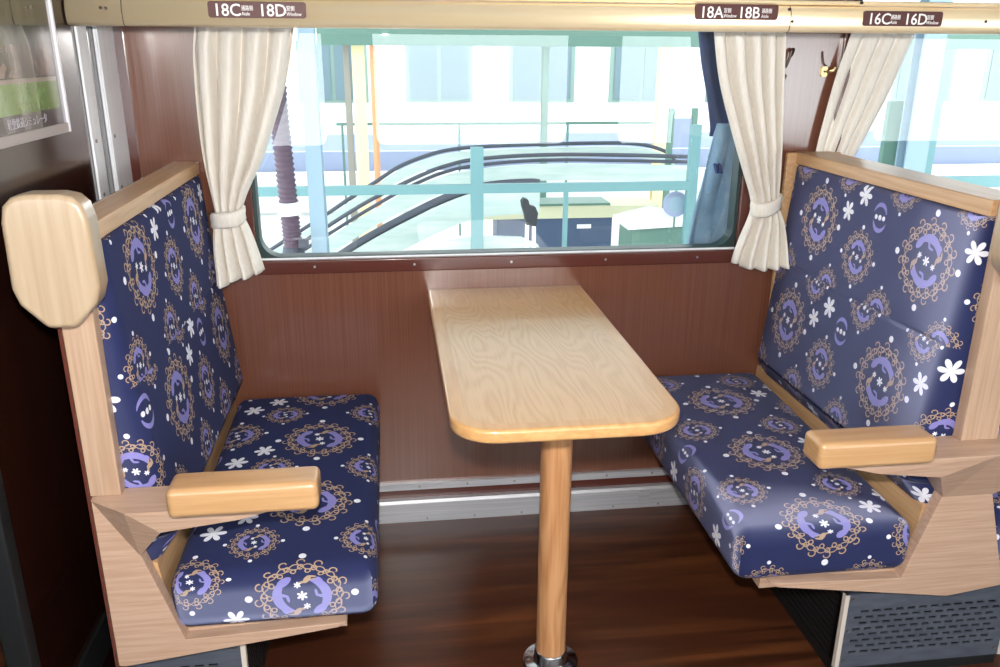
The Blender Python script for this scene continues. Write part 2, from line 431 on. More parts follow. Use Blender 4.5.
struct(obj('trim_5', prism(bmesh.new(), [(PX, 0), (PX+0.024, 0), (PX+0.024, -0.004), (PX+0.004, -0.014), (PX, -0.014)], 0.0, 1.6, 2), M['trimbrown']))
# metal ducting along the foot of the window wall
bb = struct(obj('baseboard_back', prism(bmesh.new(), [(0, 0), (-0.034, 0), (-0.030, 0.060), (-0.024, 0.068), (0, 0.068)], PX+0.03, XR, 0), M['steel']))
obj('recess_strip', B(PX+0.03, XR, -0.006, 0, 0.068, 0.1), M['trimbrown'], bb)
obj('upper_strip', prism(bmesh.new(), [(0, 0.098), (-0.014, 0.098), (-0.012, 0.118), (0, 0.118)], PX+0.03, XR, 0), M['steel'], bb)
for k in range(9):
    x = -0.09 + 0.145*k
    obj('screw', cyl(bmesh.new(), (x, -0.0155, 0.109), 0.0035, 0.003, 1, 8), M['screw'], bb)
    obj('screw', cyl(bmesh.new(), (x+0.02, -0.0345, 0.010), 0.0035, 0.003, 1, 8), M['screw'], bb)
obj('joint_cover', B(0.735, 0.77, -0.0365, -0.030, 0.002, 0.060), M['steel'], bb)

def window(name, a, b, y_in, out, full=True):
    """frame parts of one car window; out = +1 when outdoors lies at +y"""
    r = bpy.data.objects.new(name, None); COL.objects.link(r); struct(r)
    g0, g1 = sorted((y_in+out*0.006, y_in+out*0.05))
    outer = [(a, SILL), (b, SILL), (b, WTOP), (a, WTOP)]
    inner = rrect(a+0.008, b-0.008, SILL+0.008, WTOP-0.008, (0.055,)*4, 8)
    bm = bmesh.new()                                        # gasket: a ring with a rounded inner edge
    n = len(inner); oo = []
    for i, (x, z) in enumerate(inner):
        q = i // 9; oo.append(outer[q])
    V = [[bm.verts.new((p[0], y, p[1])) for p in pts] for y in (g0, g1) for pts in (inner, oo)]
    for lo in (V[0:2], V[2:4]):
        for i in range(n):
            j = (i+1) % n; f = [lo[0][i], lo[0][j], lo[1][j], lo[1][i]]
            bm.faces.new(f)
    for i in range(n):
        j = (i+1) % n; bm.faces.new((V[0][i], V[0][j], V[2][j], V[2][i]))
    bmesh.ops.remove_doubles(bm, verts=bm.verts[:], dist=1e-5)
    obj('gasket', bm, M['gasket'], r)
    bm = bmesh.new(); ym = y_in+out*0.03
    bm.faces.new([bm.verts.new((x, ym, z)) for x, z in inner])
    obj('glass_pane', bm, M['glass'], r)
    if full:
        s0, s1 = sorted((y_in-out*0.016, y_in+out*0.006))
        sl = obj('sill_trim', B(a-0.03, b+0.035, s0, s1, SILL-0.036, SILL+0.002), M['trimbrown'], r, bevel=0.004)
        for k in range(5):
            obj('screw', cyl(bmesh.new(), (a+0.15+k*0.27, s0-0.0015, SILL-0.016), 0.0035, 0.003, 1, 8), M['screw'], sl)
        obj('bright_bead', B(a, b, y_in+out*0.001, y_in+out*0.008, SILL+0.001, SILL+0.006), M['alu'], r)
        obj('side_trim', B(b, b+0.035, s0, s1, SILL+0.002, WTOP), M['trimbrown'], r, bevel=0.004)
        obj('side_trim', B(a-0.03, a, s0, s1, SILL+0.002, WTOP), M['trimbrown'], r, bevel=0.004)
    return r
window('window_1', *W1, 0.0, 1); window('window_2', *W2, 0.0, 1)
for i, (a, b) in enumerate(OPP):
    window('window_%d' % (3+i), a, b, YB, -1, full=False)
window('window_7', 2.95, 4.3, 0.0, 1, full=False)

# ------------------------------------------------------------------ bench seats
def rbox(name, x0, x1, y0, y1, z0, z1, r, m, parent, crown=0.0, uvfun=None, n=12, nr=5, rise=0.0):
    """cushion: a box whose corners are rounded by radius r and whose top swells by crown"""
    def ticks(a, b):
        s = [a + r*(1-math.cos(0.5*PI*k/nr))*0.0 + r*k/nr for k in range(nr)]
        mid = [a+r+(b-a-2*r)*k/n for k in range(n+1)]
        return s + mid + [b - r + r*k/nr for k in range(1, nr+1)]
    X, Y_, Z_ = ticks(x0, x1), ticks(y0, y1), ticks(z0, z1)
    bm = bmesh.new(); uvl = bm.loops.layers.uv.new('UVMap'); nap = bm.loops.layers.uv.new('nap')
    lo = Vector((x0+r, y0+r, z0+r)); hi = Vector((x1-r, y1-r, z1-r)); cache = {}
    def vert(p):
        k = tuple(round(c, 6) for c in p)
        if k not in cache:
            q = Vector(p); i = Vector([min(max(q[j], lo[j]), hi[j]) for j in range(3)]); d = q-i
            if d.length > 1e-9: q = i + d.normalized()*r*min(1, max(abs(c) for c in d)/r)
            u = 2*(p[0]-x0)/(x1-x0)-1; v = 2*(p[1]-y0)/(y1-y0)-1; t = (p[2]-z0)/(z1-z0)
            q.z += crown*(1-u*u)*(1-abs(v)**3)*t + rise*t*(p[1]-y0)/(y1-y0)
            cache[k] = bm.verts.new(q)
        return cache[k]
    def grid(A, Bt, f, side):
        for i in range(len(A)-1):
            for j in range(len(Bt)-1):
                ps = [f(A[i], Bt[j]), f(A[i+1], Bt[j]), f(A[i+1], Bt[j+1]), f(A[i], Bt[j+1])]
                try: fc = bm.faces.new([vert(p) for p in ps])
                except ValueError: continue
                for lp, p in zip(fc.loops, ps):
                    lp[uvl].uv = uvfun(p, side) if uvfun else (p[0], p[1])
                    lp[nap].uv = (p[1]-(z1-p[2] if side == 'near' else 0), p[2] if side in ('x0', 'x1') else p[0])
    grid(X, Y_, lambda a, b: (a, b, z1), 'top'); grid(X, Y_, lambda a, b: (a, b, z0), 'bottom')
    grid(X, Z_, lambda a, b: (a, y0, b), 'near'); grid(X, Z_, lambda a, b: (a, y1, b), 'far')
    grid(Y_, Z_, lambda a, b: (x0, a, b), 'x0'); grid(Y_, Z_, lambda a, b: (x1, a, b), 'x1')
    return obj(name, bm, m, parent, smooth=True)

def cushion(parent, x0, x1, zo, swap):
    z0, z1, y0 = 0.293+zo, 0.414+zo, -0.862
    def uvf(p, side):
        x, y, z = p; d = z1-z
        if side == 'near': y = y0-d
        if side == 'x0': x = x0-d
        if side == 'x1': x = x1+d
        return (x+0.198, -(y+0.915)) if not swap else (-(x-0.877), y+0.840)
    return rbox('seat_cushion', x0, x1, y0, -0.03, z0, z1, 0.034, M['seat_b'] if swap else M['seat_a'], parent, crown=0.012, uvfun=uvf, rise=0.028)

PAD = [(0.030, 1.058), (0.056, 1.056), (0.0772, 0.820), (0.0785, 0.803), (0.0788, 0.798), (0.0768, 0.793), (0.0798, 0.788), (0.0804, 0.783), (0.0822, 0.766), (0.1092, 0.530), (0.112, 0.505), (0.112, 0.490), (0.076, 0.438), (0.030, 0.438)]
def pad(parent, cx, s, zo, u0, v0, ye):
    """upholstered back: profile swept along the bench, softened edges"""
    bm = bmesh.new(); uvl = bm.loops.layers.uv.new('UVMap'); nap = bm.loops.layers.uv.new('nap')
    YN, RY, DI = -0.842, 0.040, 0.036                       # the near end curls round to the post
    st = [(YN, 0.0)] + [(YN+RY*(1-math.sin(a)), math.cos(a)) for a in ()]
    st = []
    for k in range(9):
        a = 0.5*PI*k/8; st.append((YN + RY*(1-math.cos(a))**0.9, math.sin(a)**0.55 if k else 0.0))
    st += [(YN+RY+(ye-0.040-YN-RY)*k/10, 1.0) for k in range(1, 11)] + [(ye-0.030, 0.94), (ye-0.024, 0.80)]
    prof = []                                               # round the profile corners a little
    for i, (d, z) in enumerate(PAD):
        if i in (1, 10, 11, 12):
            a, c = Vector(PAD[i-1]), Vector(PAD[i+1]); b = Vector((d, z))
            rr = 0.008
            p = b+(a-b).normalized()*rr; q = b+(c-b).normalized()*rr
            prof += [tuple(p), tuple((p+q+b*2)/4), tuple(q)]
        else: prof.append((d, z))
    arc = [0]
    for a, b in zip(prof, prof[1:]): arc.append(arc[-1]+math.hypot(b[0]-a[0], b[1]-a[1]))
    seam = 0.03+0.265; rings = []; un = []
    for k, (y, f) in enumerate(st):
        rg = []
        for (d, z) in prof:
            puff = 0.004*math.sin(PI*min(1, max(0, (y+0.80)/0.76)))*(1 if 0.5 < z < 1.05 else 0)
            dd = d if d <= DI else DI+(d-DI)*f
            rg.append(Vector((cx+s*(dd+puff), y, z+zo)))
        rings.append([bm.verts.new(p) for p in rg])
    kf = 8                                                  # unrolled distance along the bench, per profile point
    for i in range(len(prof)):
        col = [0.0]*len(st); col[kf] = st[kf][0]
        for k in range(kf-1, -1, -1): col[k] = col[k+1]-(rings[k][i].co-rings[k+1][i].co).length
        for k in range(kf+1, len(st)): col[k] = st[k][0]
        un.append(col)
    n = len(prof)
    for k in range(len(st)-1):
        for i in range(n-1):
            f = bm.faces.new((rings[k][i], rings[k][i+1], rings[k+1][i+1], rings[k+1][i])); f.smooth = True
            for lp, (kk, ii) in zip(f.loops, ((k, i), (k, i+1), (k+1, i+1), (k+1, i))):
                lower = 0.046 if arc[i] > seam-0.008 and arc[i+1] > seam-0.008 else 0.0
                lp[uvl].uv = (-s*(un[ii][kk]-u0-lower), -arc[ii]-v0)
                lp[nap].uv = (un[ii][kk], arc[ii])
    for rg, yy in ((rings[0], 0), (rings[-1], 0)):
        f = bm.faces.new(rg)
        for lp in f.loops: lp[uvl].uv = (lp.vert.co.x*0.5+yy, lp.vert.co.z); lp[nap].uv = (lp.vert.co.x, lp.vert.co.z)
    return obj('backrest_pad', bm, M['fabric_b'] if s < 0 else M['fabric_a'], parent, smooth=False)

def bench(name, label, cx, zo, double):
    t = thing(name, label, 'seat', (cx, -0.43, 0))
    sides = (-1, 1) if double else (1,)
    ye = -0.040 if double else -0.006
    xe = -0.013                                             # where the single bench is cut off
    P = lambda pts: [(cx+d, z+zo) for d, z in pts]
    tip = 0.393 if double else 0.405
    half = [(0, 0.231 if double else 0.235), (tip, 0.287), (tip+0.017, 0.298), (0.116, 0.286), (0.057, 0.480)]
    if double:
        poly = half + [(0.057, 0.50), (-0.057, 0.50)] + [(-d, z) for d, z in half[::-1][:-1]]
    else:
        poly = [(xe, 0.237), (0, 0.235)] + half[1:] + [(0.02, 0.545), (xe, 0.597)]
    obj('side_panel', prism(bmesh.new(), P(poly), -0.870, -0.842, 1), M['oakpanel'], t, bevel=0.0015)
    # bracket under the armrests, leaning out towards the aisle
    bm = bmesh.new(); zt = 0.606
    yf, yb = -0.937, -0.845
    def v(d, y, z): return bm.verts.new((cx+d, y, z+zo))
    arm = [(0.057, -0.872, 0.480), (0.116, -0.930, 0.560), (0.25, yf, 0.580), (0.345, yf, 0.603), (0.345, yf, zt)]
    for s in sides:
        F = [v(s*d, y, z) for d, y, z in arm]; K = [v(s*d, yb, z) for d, y, z in arm]
        A = v(0.0 if double else 0.063, yf, zt); A2 = v(0.0 if double else xe, yb, zt)
        bm.faces.new([A]+F)
        for i in range(4): bm.faces.new((F[i], F[i+1], K[i+1], K[i]))
        if double:
            C0 = v(0, -0.872, 0.480); C1 = v(0, yb, 0.480)
            bm.faces.new((A, C0, F[0])); bm.faces.new((A, F[4], K[4], A2)); bm.faces.new((C0, F[0], K[0], C1))
        else:
            Pp = v(xe, -0.8705, 0.597)
            bm.faces.new((Pp, F[0], A)); bm.faces.new((A, F[4], K[4], A2, Pp))
    bmesh.ops.remove_doubles(bm, verts=bm.verts[:], dist=1e-5)
    bmesh.ops.triangulate(bm, faces=[f for f in bm.faces if len(f.verts) > 4])
    obj('armrest_bracket', bm, M['oakpanel'], t)
    pw = (-0.040, 0.040) if double else (xe, 0.040)
    rw = (-0.052, 0.052) if double else (xe, 0.050)
    obj('corner_post', B(cx+pw[0], cx+pw[1], -0.870, -0.8425, zt+zo, 1.088+zo), M['oakpost'], t, bevel=0.002)
    obj('top_rail', B(cx+rw[0], cx+rw[1], -0.8425, ye, 1.058+zo, 1.090+zo), M['oakrail'], t, bevel=0.003)
    b0 = -0.030 if double else xe
    obj('back_board', B(cx+b0, cx+0.030, -0.842, ye, 0.242+zo, 1.058+zo), M['oakpanel'], t)
    if not double:
        obj('outer_facing', B(cx+xe-0.005, cx+xe, -0.873, -0.004, 0.237+zo, 1.088+zo), M['trimbrown'], t)['label'] = 'reddish brown facing on the outer side of the seat back'
    for s in sides:
        a, b = sorted((cx+s*0.030, cx+s*0.098))
        obj('kick_board', prism(bmesh.new(), [(cx+s*0.03, 0.27+zo), (cx+s*0.092, 0.27+zo), (cx+s*0.076, 0.445+zo), (cx+s*0.03, 0.445+zo)], -0.842, -0.006, 1), M['oakrail'], t)
        a, b = sorted((cx+s*0.05, cx+s*0.42))
        obj('seat_pan', B(a, b, -0.842, -0.02, 0.268+zo, 0.292+zo), M['oakpanel'], t)
        a, b = sorted((cx+s*0.091, cx+s*0.484))
        cushion(t, a, b, zo, s < 0)
        pad(t, cx, s, zo, *((-0.703, 0.15) if s < 0 else (-0.66, 0.183)), ye)
        a, b = sorted((cx+s*(0.170 if double else 0.146), cx+s*(0.404 if double else 0.397)))
        az = 0.005 if double else 0.0
        rbox('armrest', a, b, -0.980, -0.908, 0.6125+zo+az, 0.667+zo+az, 0.012, M['maple'], t, n=4, nr=4)
    if double:
        obj('wall_end_board', B(cx-0.078, cx+0.078, ye-0.012, ye+0.002, 0.44+zo, 1.088+zo), M['oakrail'], t, bevel=0.002)
    # head wing: a shield of thick ash on the aisle face of the post
    wc = cx + (0.0 if double else 0.009)
    sh = [(-0.066, 1.005), (-0.064, 1.11), (-0.058, 1.135), (-0.045, 1.148), (-0.025, 1.153), (0.025, 1.153), (0.045, 1.148), (0.058, 1.135), (0.064, 1.11), (0.066, 1.005), (0.058, 0.978), (0.022, 0.938), (-0.022, 0.938), (-0.058, 0.978)]
    obj('head_wing', prism(bmesh.new(), [(wc+d, z+zo) for d, z in sh[::-1]], -0.925, -0.8702, 1), M['maple_v'], t, bevel=0.010, seg=4, angle=40)
    put(t); return t
bench('train_bench', 'single sided bench with dark blue fox print cushions, at the left beside the dark partition', -0.538, -0.006, False)
bench('train_bench', 'double sided bench with blue fox print cushions standing right of the table', 1.168, 0.008, True)

# ------------------------------------------------------------------ heaters under the benches
def heater(cx, label, single):
    t = thing('under_seat_heater', label, 'heater', (cx, -0.42, 0), None)
    hx = 0.212 if single else 0.204; yn = -0.825; x0, x1 = cx-hx, cx+hx
    if single: x0 = cx-0.013
    z0, z1 = 0.03, 0.226
    for s in ((1,) if single else (-1, 1)):
        a, b = sorted((cx+s*0.04, cx+s*0.18)); obj('mounting_block', B(a, b, -0.70, -0.08, z1, 0.2615 if single else 0.2755), M['void'], t)
    obj('core', B(x0+0.012, x1-0.012, yn+0.02, -0.04, z0, z1-0.012), M['void'], t)
    obj('top_cover', B(x0, x1, yn, -0.03, z1-0.008, z1), M['heater'], t)
    obj('plinth', B(x0+0.004, x1-0.004, yn+0.006, -0.03, 0.0, z0), M['black'], t)
    bm = bmesh.new(); rows = 8; sz0, pitch, sh = 0.068, 0.0155, 0.0065     # slotted front panel
    box(bm, x0, x1, yn, yn+0.004, z0, sz0)
    ex0, ex1 = x0+0.026, x1-0.026
    for r in range(rows):
        za = sz0+r*pitch; zb = za+sh
        box(bm, x0, x1, yn, yn+0.004, zb, za+pitch if r < rows-1 else z1-0.008)
        x = ex0 + (0.0 if r % 2 == 0 else 0.014); prev = x0
        while x + 0.019 <= ex1:
            box(bm, prev, x, yn, yn+0.004, za, zb); prev = x+0.019; x += 0.028
        box(bm, prev, x1, yn, yn+0.004, za, zb)
    obj('front_panel', bm, M['heater'], t)
    for s, x in ((-1, x0), (1, x1)):
        if single and s < 0: continue
        a, b = sorted((x, x-s*0.004)); bm = bmesh.new()    # louvred end panel
        for r in range(11):
            za = z0+0.012+r*0.0165; box(bm, a, b, yn+0.012, -0.035, za, za+0.0105)
        for y in (yn+0.012, -0.43, -0.05): box(bm, a, b, y, y+0.02, z0, z1-0.008)
        obj('end_grille', bm, M['black'], t)
        a, b = sorted((x+s*0.003, x-s*0.007))
        obj('corner_edge', B(a, b, yn-0.002, yn+0.010, z0, z1), M['heateredge'], t)['label'] = 'cream painted corner edge'
        for z in (0.05, 0.13, 0.215):
            obj('screw', cyl(bmesh.new(), (x-s*0.017, yn-0.002, z), 0.0035, 0.003, 1, 8), M['screw'], t)
    put(t)
heater(1.168, 'grey slotted metal heater box under the bench right of the table', False)
heater(-0.538, 'metal heater box, mostly hidden, under the bench beside the partition', True)

# ------------------------------------------------------------------ table
tb = thing('bay_table', 'oak table with rounded front corners on a single post under the window', 'table', (0.31, -0.6, 0))
TX0, TX1, TY, ZT = 0.092, 0.533, -0.941, 0.722
out = rrect(TX0, TX1, TY, -0.002, (0.085, 0.095, 0, 0), 10); inn = rrect(TX0+0.030, TX1-0.030, TY+0.030, -0.002, (0.058, 0.068, 0, 0), 10)
bm = bmesh.new(); n = len(out)
R_ = 0.007; steps = []
for a in range(5):
    t_ = 0.5*PI*a/4; steps.append((R_*(1-math.sin(t_)), ZT-R_*(1-math.cos(t_))))
edge = steps + [(0.0, ZT-0.027+R_)] + [(R_*(1-math.cos(0.5*PI*a/4)), ZT-0.027+R_*(1-math.sin(0.5*PI*a/4))) for a in range(1, 5)]
loops_ = []
for ins, z in edge:
    pts = rrect(TX0+ins, TX1-ins, TY+ins, -0.002, (0.085-ins, 0.095-ins, 0, 0), 10)
    loops_.append([bm.verts.new((x, y, z)) for x, y in pts])
loops_.append([bm.verts.new((x, y, ZT-0.027)) for x, y in inn]); loops_.append([bm.verts.new((x, y, ZT)) for x, y in inn]); loops_.append(loops_[0])
for A_, B_ in zip(loops_, loops_[1:]):
    for i in range(n):
        j = (i+1) % n
        if i == n-2: continue                               # open along the wall
        bm.faces.new((A_[i], A_[j], B_[j], B_[i]))
lip = obj('edge_lipping', bm, M['tableedge'], tb)
for p_ in lip.data.polygons: p_.use_smooth = abs(p_.normal.z) < 0.999
obj('tabletop', prism(bmesh.new(), rrect(TX0+0.0303, TX1-0.0303, TY+0.0303, -0.002, (0.0577, 0.0677, 0, 0), 10), ZT-0.026, ZT-0.0004, 2), M['tabletop'], tb)
obj('wall_cleat', B(TX0+0.04, TX1-0.04, -0.03, -0.001, ZT-0.058, ZT-0.027), M['tableedge'], tb, bevel=0.002)
PXc, PYc = 0.332, -0.688
obj('post', cyl(bmesh.new(), (PXc, PYc, 0.035), 0.034, ZT-0.027-0.035, 2, 40), M['tablepost'], tb, smooth=False, bevel=0.001, angle=60)
fg = obj('floor_flange', lathe(bmesh.new(), [(0.065, 0), (0.065, 0.006), (0.062, 0.009), (0.042, 0.010), (0.0385, 0.013), (0.0375, 0.036), (0.0350, 0.038)], (PXc, PYc, 0), 40), M['chrome'], tb, bevel=0.0, smooth=True)
for k in range(5):
    a = 0.5+2*PI*k/5
    s_ = cyl(bmesh.new(), (PXc+0.053*math.cos(a), PYc+0.053*math.sin(a), 0.009), 0.005, 0.002, 2, 10)
    obj('screw', s_, M['screw'], fg)
put(tb)

# ------------------------------------------------------------------ curtains
def curtain(label, left, right, zs_bot, tie, y0, folds, ph, hook=None, lean=0.0, depth=0.019):
    """left/right: tables of edge x against z; the cloth is pinched by a tieback"""
    t = thing('curtain', label, 'curtain', (tie[1], y0, 0), 'cream curtains tied back beside the windows')
    bm = bmesh.new(); nu, nv = 110, 70; zt = 1.427; grid = []
    uvl = bm.loops.layers.uv.new('UVMap')
    for j in range(nv+1):
        q = j/nv; row = []
        for i in range(nu+1):
            u = i/nu
            zb = interp(zs_bot, u)
            z = zt + (zb-zt)*q
            xl, xr = smooth_interp(left, z), smooth_interp(right, z)
            wd = xr-xl
            pinch = math.exp(-((z-tie[0])/0.055)**2)
            amp = depth*(1-0.55*pinch)*min(1.0, 0.55+wd*2.2)
            a = 2*PI*folds*(u + 0.035*math.sin(5*u+ph) + 0.012*math.sin(z*9+ph)) + ph
            yy = y0 + amp*(math.sin(a)+0.22*math.sin(2*a+1.1+z*3))
            yy -= abs(lean)*max(0, (tie[0]-z)/0.19)*((1-u) if lean > 0 else u**1.5)
            if z > 1.367: yy = y0 + (yy-y0)*(0.55+0.45*max(0, (1.427-z)/0.06))
            uu = u + 0.5/(2*PI*folds)*math.cos(a)*0.6*(1 if 0 < i < nu else 0)
            bulge = 0.63*depth*pinch*math.sin(PI*u)
            row.append(bm.verts.new((xl+wd*uu, yy-bulge, z)))
        grid.append(row)
    for j in range(nv):
        for i in range(nu):
            bm.faces.new((grid[j][i], grid[j][i+1], grid[j+1][i+1], grid[j+1][i]))
    c = obj('cloth', bm, M['curtain'], t, smooth=True)
    so = c.modifiers.new('thick', 'SOLIDIFY'); so.thickness = 0.0016
    zt_, xm, half = tie                                     # sash
    bm = bmesh.new(); rows = []
    for z, g in ((-0.021, 0.0), (-0.015, 0.004), (-0.004, 0.003), (0.004, 0.0042), (0.015, 0.004), (0.021, 0.0)):
        ring_ = []
        for k in range(36):
            a = 2*PI*k/36
            ring_.append(bm.verts.new((xm+(half+g)*math.cos(a), y0-0.006*depth/0.019+(0.030*depth/0.019+g)*math.sin(a), zt_+z+0.004*math.sin(2*a+ph)+0.010*math.cos(a))))
        rows.append(ring_)
    for a_, b_ in zip(rows, rows[1:]):
        for k in range(36): bm.faces.new((a_[k], a_[(k+1) % 36], b_[(k+1) % 36], b_[k]))
    tbk = obj('tieback', bm, M['curtain'], t, smooth=True)
    so = tbk.modifiers.new('thick', 'SOLIDIFY'); so.thickness = 0.002
    if hook:
        obj('tieback_hook', tube(bmesh.new(), [(hook[0], 0.0, hook[1]), (hook[0], -0.03, hook[1]), (hook[0]+0.002, -0.042, hook[1]+0.004), (hook[0]+0.012, -0.046, hook[1]+0.010)], 0.004), M['hookdark'], t)
    put(t)
curtain('cream satin curtain nearest the dark partition, tied in above the dark blue bench',
        [(0.757, -0.449), (0.80, -0.451), (0.86, -0.458), (0.918, -0.458), (0.955, -0.452), (0.978, -0.454), (1.09, -0.467), (1.25, -0.470), (1.36, -0.466), (1.41, -0.457), (1.46, -0.457)],
        [(0.757, -0.335), (0.797, -0.339), (0.857, -0.352), (0.91, -0.366), (0.955, -0.381), (0.978, -0.378), (1.02, -0.360), (1.09, -0.322), (1.17, -0.290), (1.28, -0.250), (1.415, -0.219), (1.46, -0.217)],
        [(0, 0.782), (0.25, 0.780), (0.30, 0.790), (0.6, 0.790), (1, 0.802)], (0.946, -0.418, 0.041), -0.055, 4.4, 0.4, hook=(-0.468, 0.948), lean=0.10)
curtain('cream satin curtain at the right edge of the main window, beside the hook pillar',
        [(0.76, 0.955), (0.80, 0.958), (0.86, 0.975), (0.91, 0.992), (0.95, 0.999), (0.985, 0.992), (1.05, 0.966), (1.16, 0.920), (1.29, 0.872), (1.42, 0.846), (1.46, 0.845)],
        [(0.76, 1.082), (0.80, 1.083), (0.86, 1.086), (0.91, 1.086), (0.95, 1.077), (0.985, 1.074), (1.10, 1.066), (1.25, 1.052), (1.42, 1.040), (1.46, 1.040)],
        [(0, 0.790), (0.18, 0.790), (0.22, 0.777), (0.6, 0.776), (1, 0.792)], (0.952, 1.038, 0.040), -0.055, 4.2, 2.1, hook=(1.082, 0.952), lean=-0.10)
curtain('cream satin curtain farthest right, half hidden behind the high seat back',
        [(0.76, 1.150), (0.86, 1.170), (0.95, 1.182), (1.09, 1.184), (1.2, 1.198), (1.3, 1.216), (1.41, 1.245), (1.46, 1.25)],
        [(0.76, 1.330), (0.86, 1.290), (0.95, 1.262), (1.00, 1.270), (1.06, 1.300), (1.15, 1.342), (1.25, 1.385), (1.34, 1.414), (1.42, 1.438), (1.46, 1.440)],
        [(0, 0.77), (1, 0.78)], (0.952, 1.222, 0.041), -0.022, 3.6, 3.3, depth=0.0085)

# ------------------------------------------------------------------ luggage rack and its seat number plates
rk = thing('luggage_rack', 'champagne gold luggage rack rail running along the top of the windows', 'luggage rack', (1.9, -0.15, 1.40))
prof = [(-0.285, 1.4025), (-0.302, 1.4030), (-0.3085, 1.4055), (-0.3112, 1.410), (-0.3128, 1.418), (-0.3138, 1.427), (-0.3140, 1.435), (-0.3125, 1.445), (-0.3085, 1.454), (-0.301, 1.4605), (-0.285, 1.462)]
rail = obj('front_rail', prism(bmesh.new(), prof, PX+0.003, XR-0.003, 0), M['gold'], rk, bevel=0)
for p_ in rail.data.polygons: p_.use_smooth = len(p_.vertices) == 4
obj('top_bead', prism(bmesh.new(), [(-0.302, 1.4625), (-0.3055, 1.466), (-0.304, 1.471), (-0.296, 1.473), (-0.28, 1.470), (-0.28, 1.4625)], PX+0.003, XR-0.003, 0), M['gold'], rk)
obj('shelf', B(PX+0.003, XR-0.003, -0.285, -0.0, 1.429, 1.440), M['trimbrown'], rk)
obj('wall_flange', B(PX+0.003, XR-0.003, -0.014, -0.0, 1.440, 1.475), M['gold'], rk)
for x in (-0.545, 0.93, 2.4):
    obj('joint_strip', prism(bmesh.new(), [(a-0.0006*(1 if a < -0.29 else 0), b-0.0004) for a, b in prof], x, x+0.0016, 0), M['hookdark'], rk)
for x, z in ((-0.575, 1.437), (-0.585, 1.438), (0.925, 1.452), (0.935, 1.426), (1.42, 1.430), (1.10, 1.468)):
    obj('screw', cyl(bmesh.new(), (x, -0.316, z), 0.0035, 0.005, 1, 8), M['hookdark'], rk)
put(rk)
def number_plate(x0, x1, zc, a, b, label):
    t = thing('seat_number_plate', label, 'sign', ((x0+x1)/2, -0.313, zc-0.017), 'seat number plates on the luggage rack rail')
    h = 0.0165; y = -0.3142
    obj('plate', prism(bmesh.new(), rrect(x0, x1, zc-h, zc+h, (0.006,)*4, 5), y-0.003, y+0.004, 1), M['plate'], t)
    wd = x1-x0
    for (num, jp, en), ox in ((a, 0.05), (b, 0.51)):
        text_mesh('lettering', num, 0.0345, (x0+wd*ox, y-0.0032, zc-0.0125), M['letter'], t, 0.98, offset=0.0003)
        text_mesh('lettering', jp, 0.0115, (x0+wd*(ox+0.287), y-0.0032, zc-0.001), M['letter'], t, 0.72 if len(jp) > 2 else 0.78)
        text_mesh('lettering', en, 0.0105, (x0+wd*(ox+0.287), y-0.0032, zc-0.0115), M['letter'], t, 0.85)
    put(t)
AI, WI = ('通路側', 'Aisle'), ('窓側', 'Window')
number_plate(-0.369, -0.166, 1.4375, ('18C',)+AI, ('18D',)+WI, 'maroon seat number plate reading 18C 18D on the gold rail')
number_plate(0.700, 0.897, 1.4445, ('18A',)+WI, ('18B',)+AI, 'maroon seat number plate reading 18A 18B on the gold rail')
number_plate(1.108, 1.306, 1.4345, ('16C',)+AI, ('16D',)+WI, 'maroon seat number plate reading 16C 16D on the gold rail')

# ------------------------------------------------------------------ hooks on the pillar
hk = thing('coat_hook', 'small dark bronze hook with a screw below it on the pillar between windows', 'hook', (1.08, 0, 1.34))
obj('hook', tube(bmesh.new(), spline([(1.092, 0.0, 1.350), (1.093, -0.006, 1.358), (1.092, -0.011, 1.366), (1.087, -0.013, 1.364), (1.084, -0.012, 1.350), (1.081, -0.010, 1.336), (1.078, -0.008, 1.326), (1.077, -0.006, 1.320)], 4), 0.0042), M['hookdark'], hk)
obj('screw', cyl(bmesh.new(), (1.079, -0.004, 1.296), 0.0065, 0.004, 1, 12), M['hookdark'], hk); put(hk)
hb = thing('coat_hook', 'brass curtain rail bracket beside the farthest right curtain', 'hook', (1.19, 0, 1.31))
obj('base_plate', prism(bmesh.new(), rrect(1.183, 1.200, 1.296, 1.322, (0.004,)*4, 4), -0.006, 0.0, 1), M['brass'], hb)
obj('screw', cyl(bmesh.new(), (1.1915, -0.008, 1.309), 0.003, 0.003, 1, 8), M['hookdark'], hb)
obj('arm', tube(bmesh.new(), [(1.199, -0.004, 1.309), (1.203, -0.012, 1.309), (1.211, -0.016, 1.312), (1.216, -0.017, 1.320)], 0.0045), M['brass'], hb)
obj('wire', tube(bmesh.new(), spline([(1.181, -0.003, 1.362), (1.183, -0.004, 1.345), (1.188, -0.005, 1.330), (1.196, -0.005, 1.324)], 4), 0.0018), M['hookdark'], hb); put(hb)

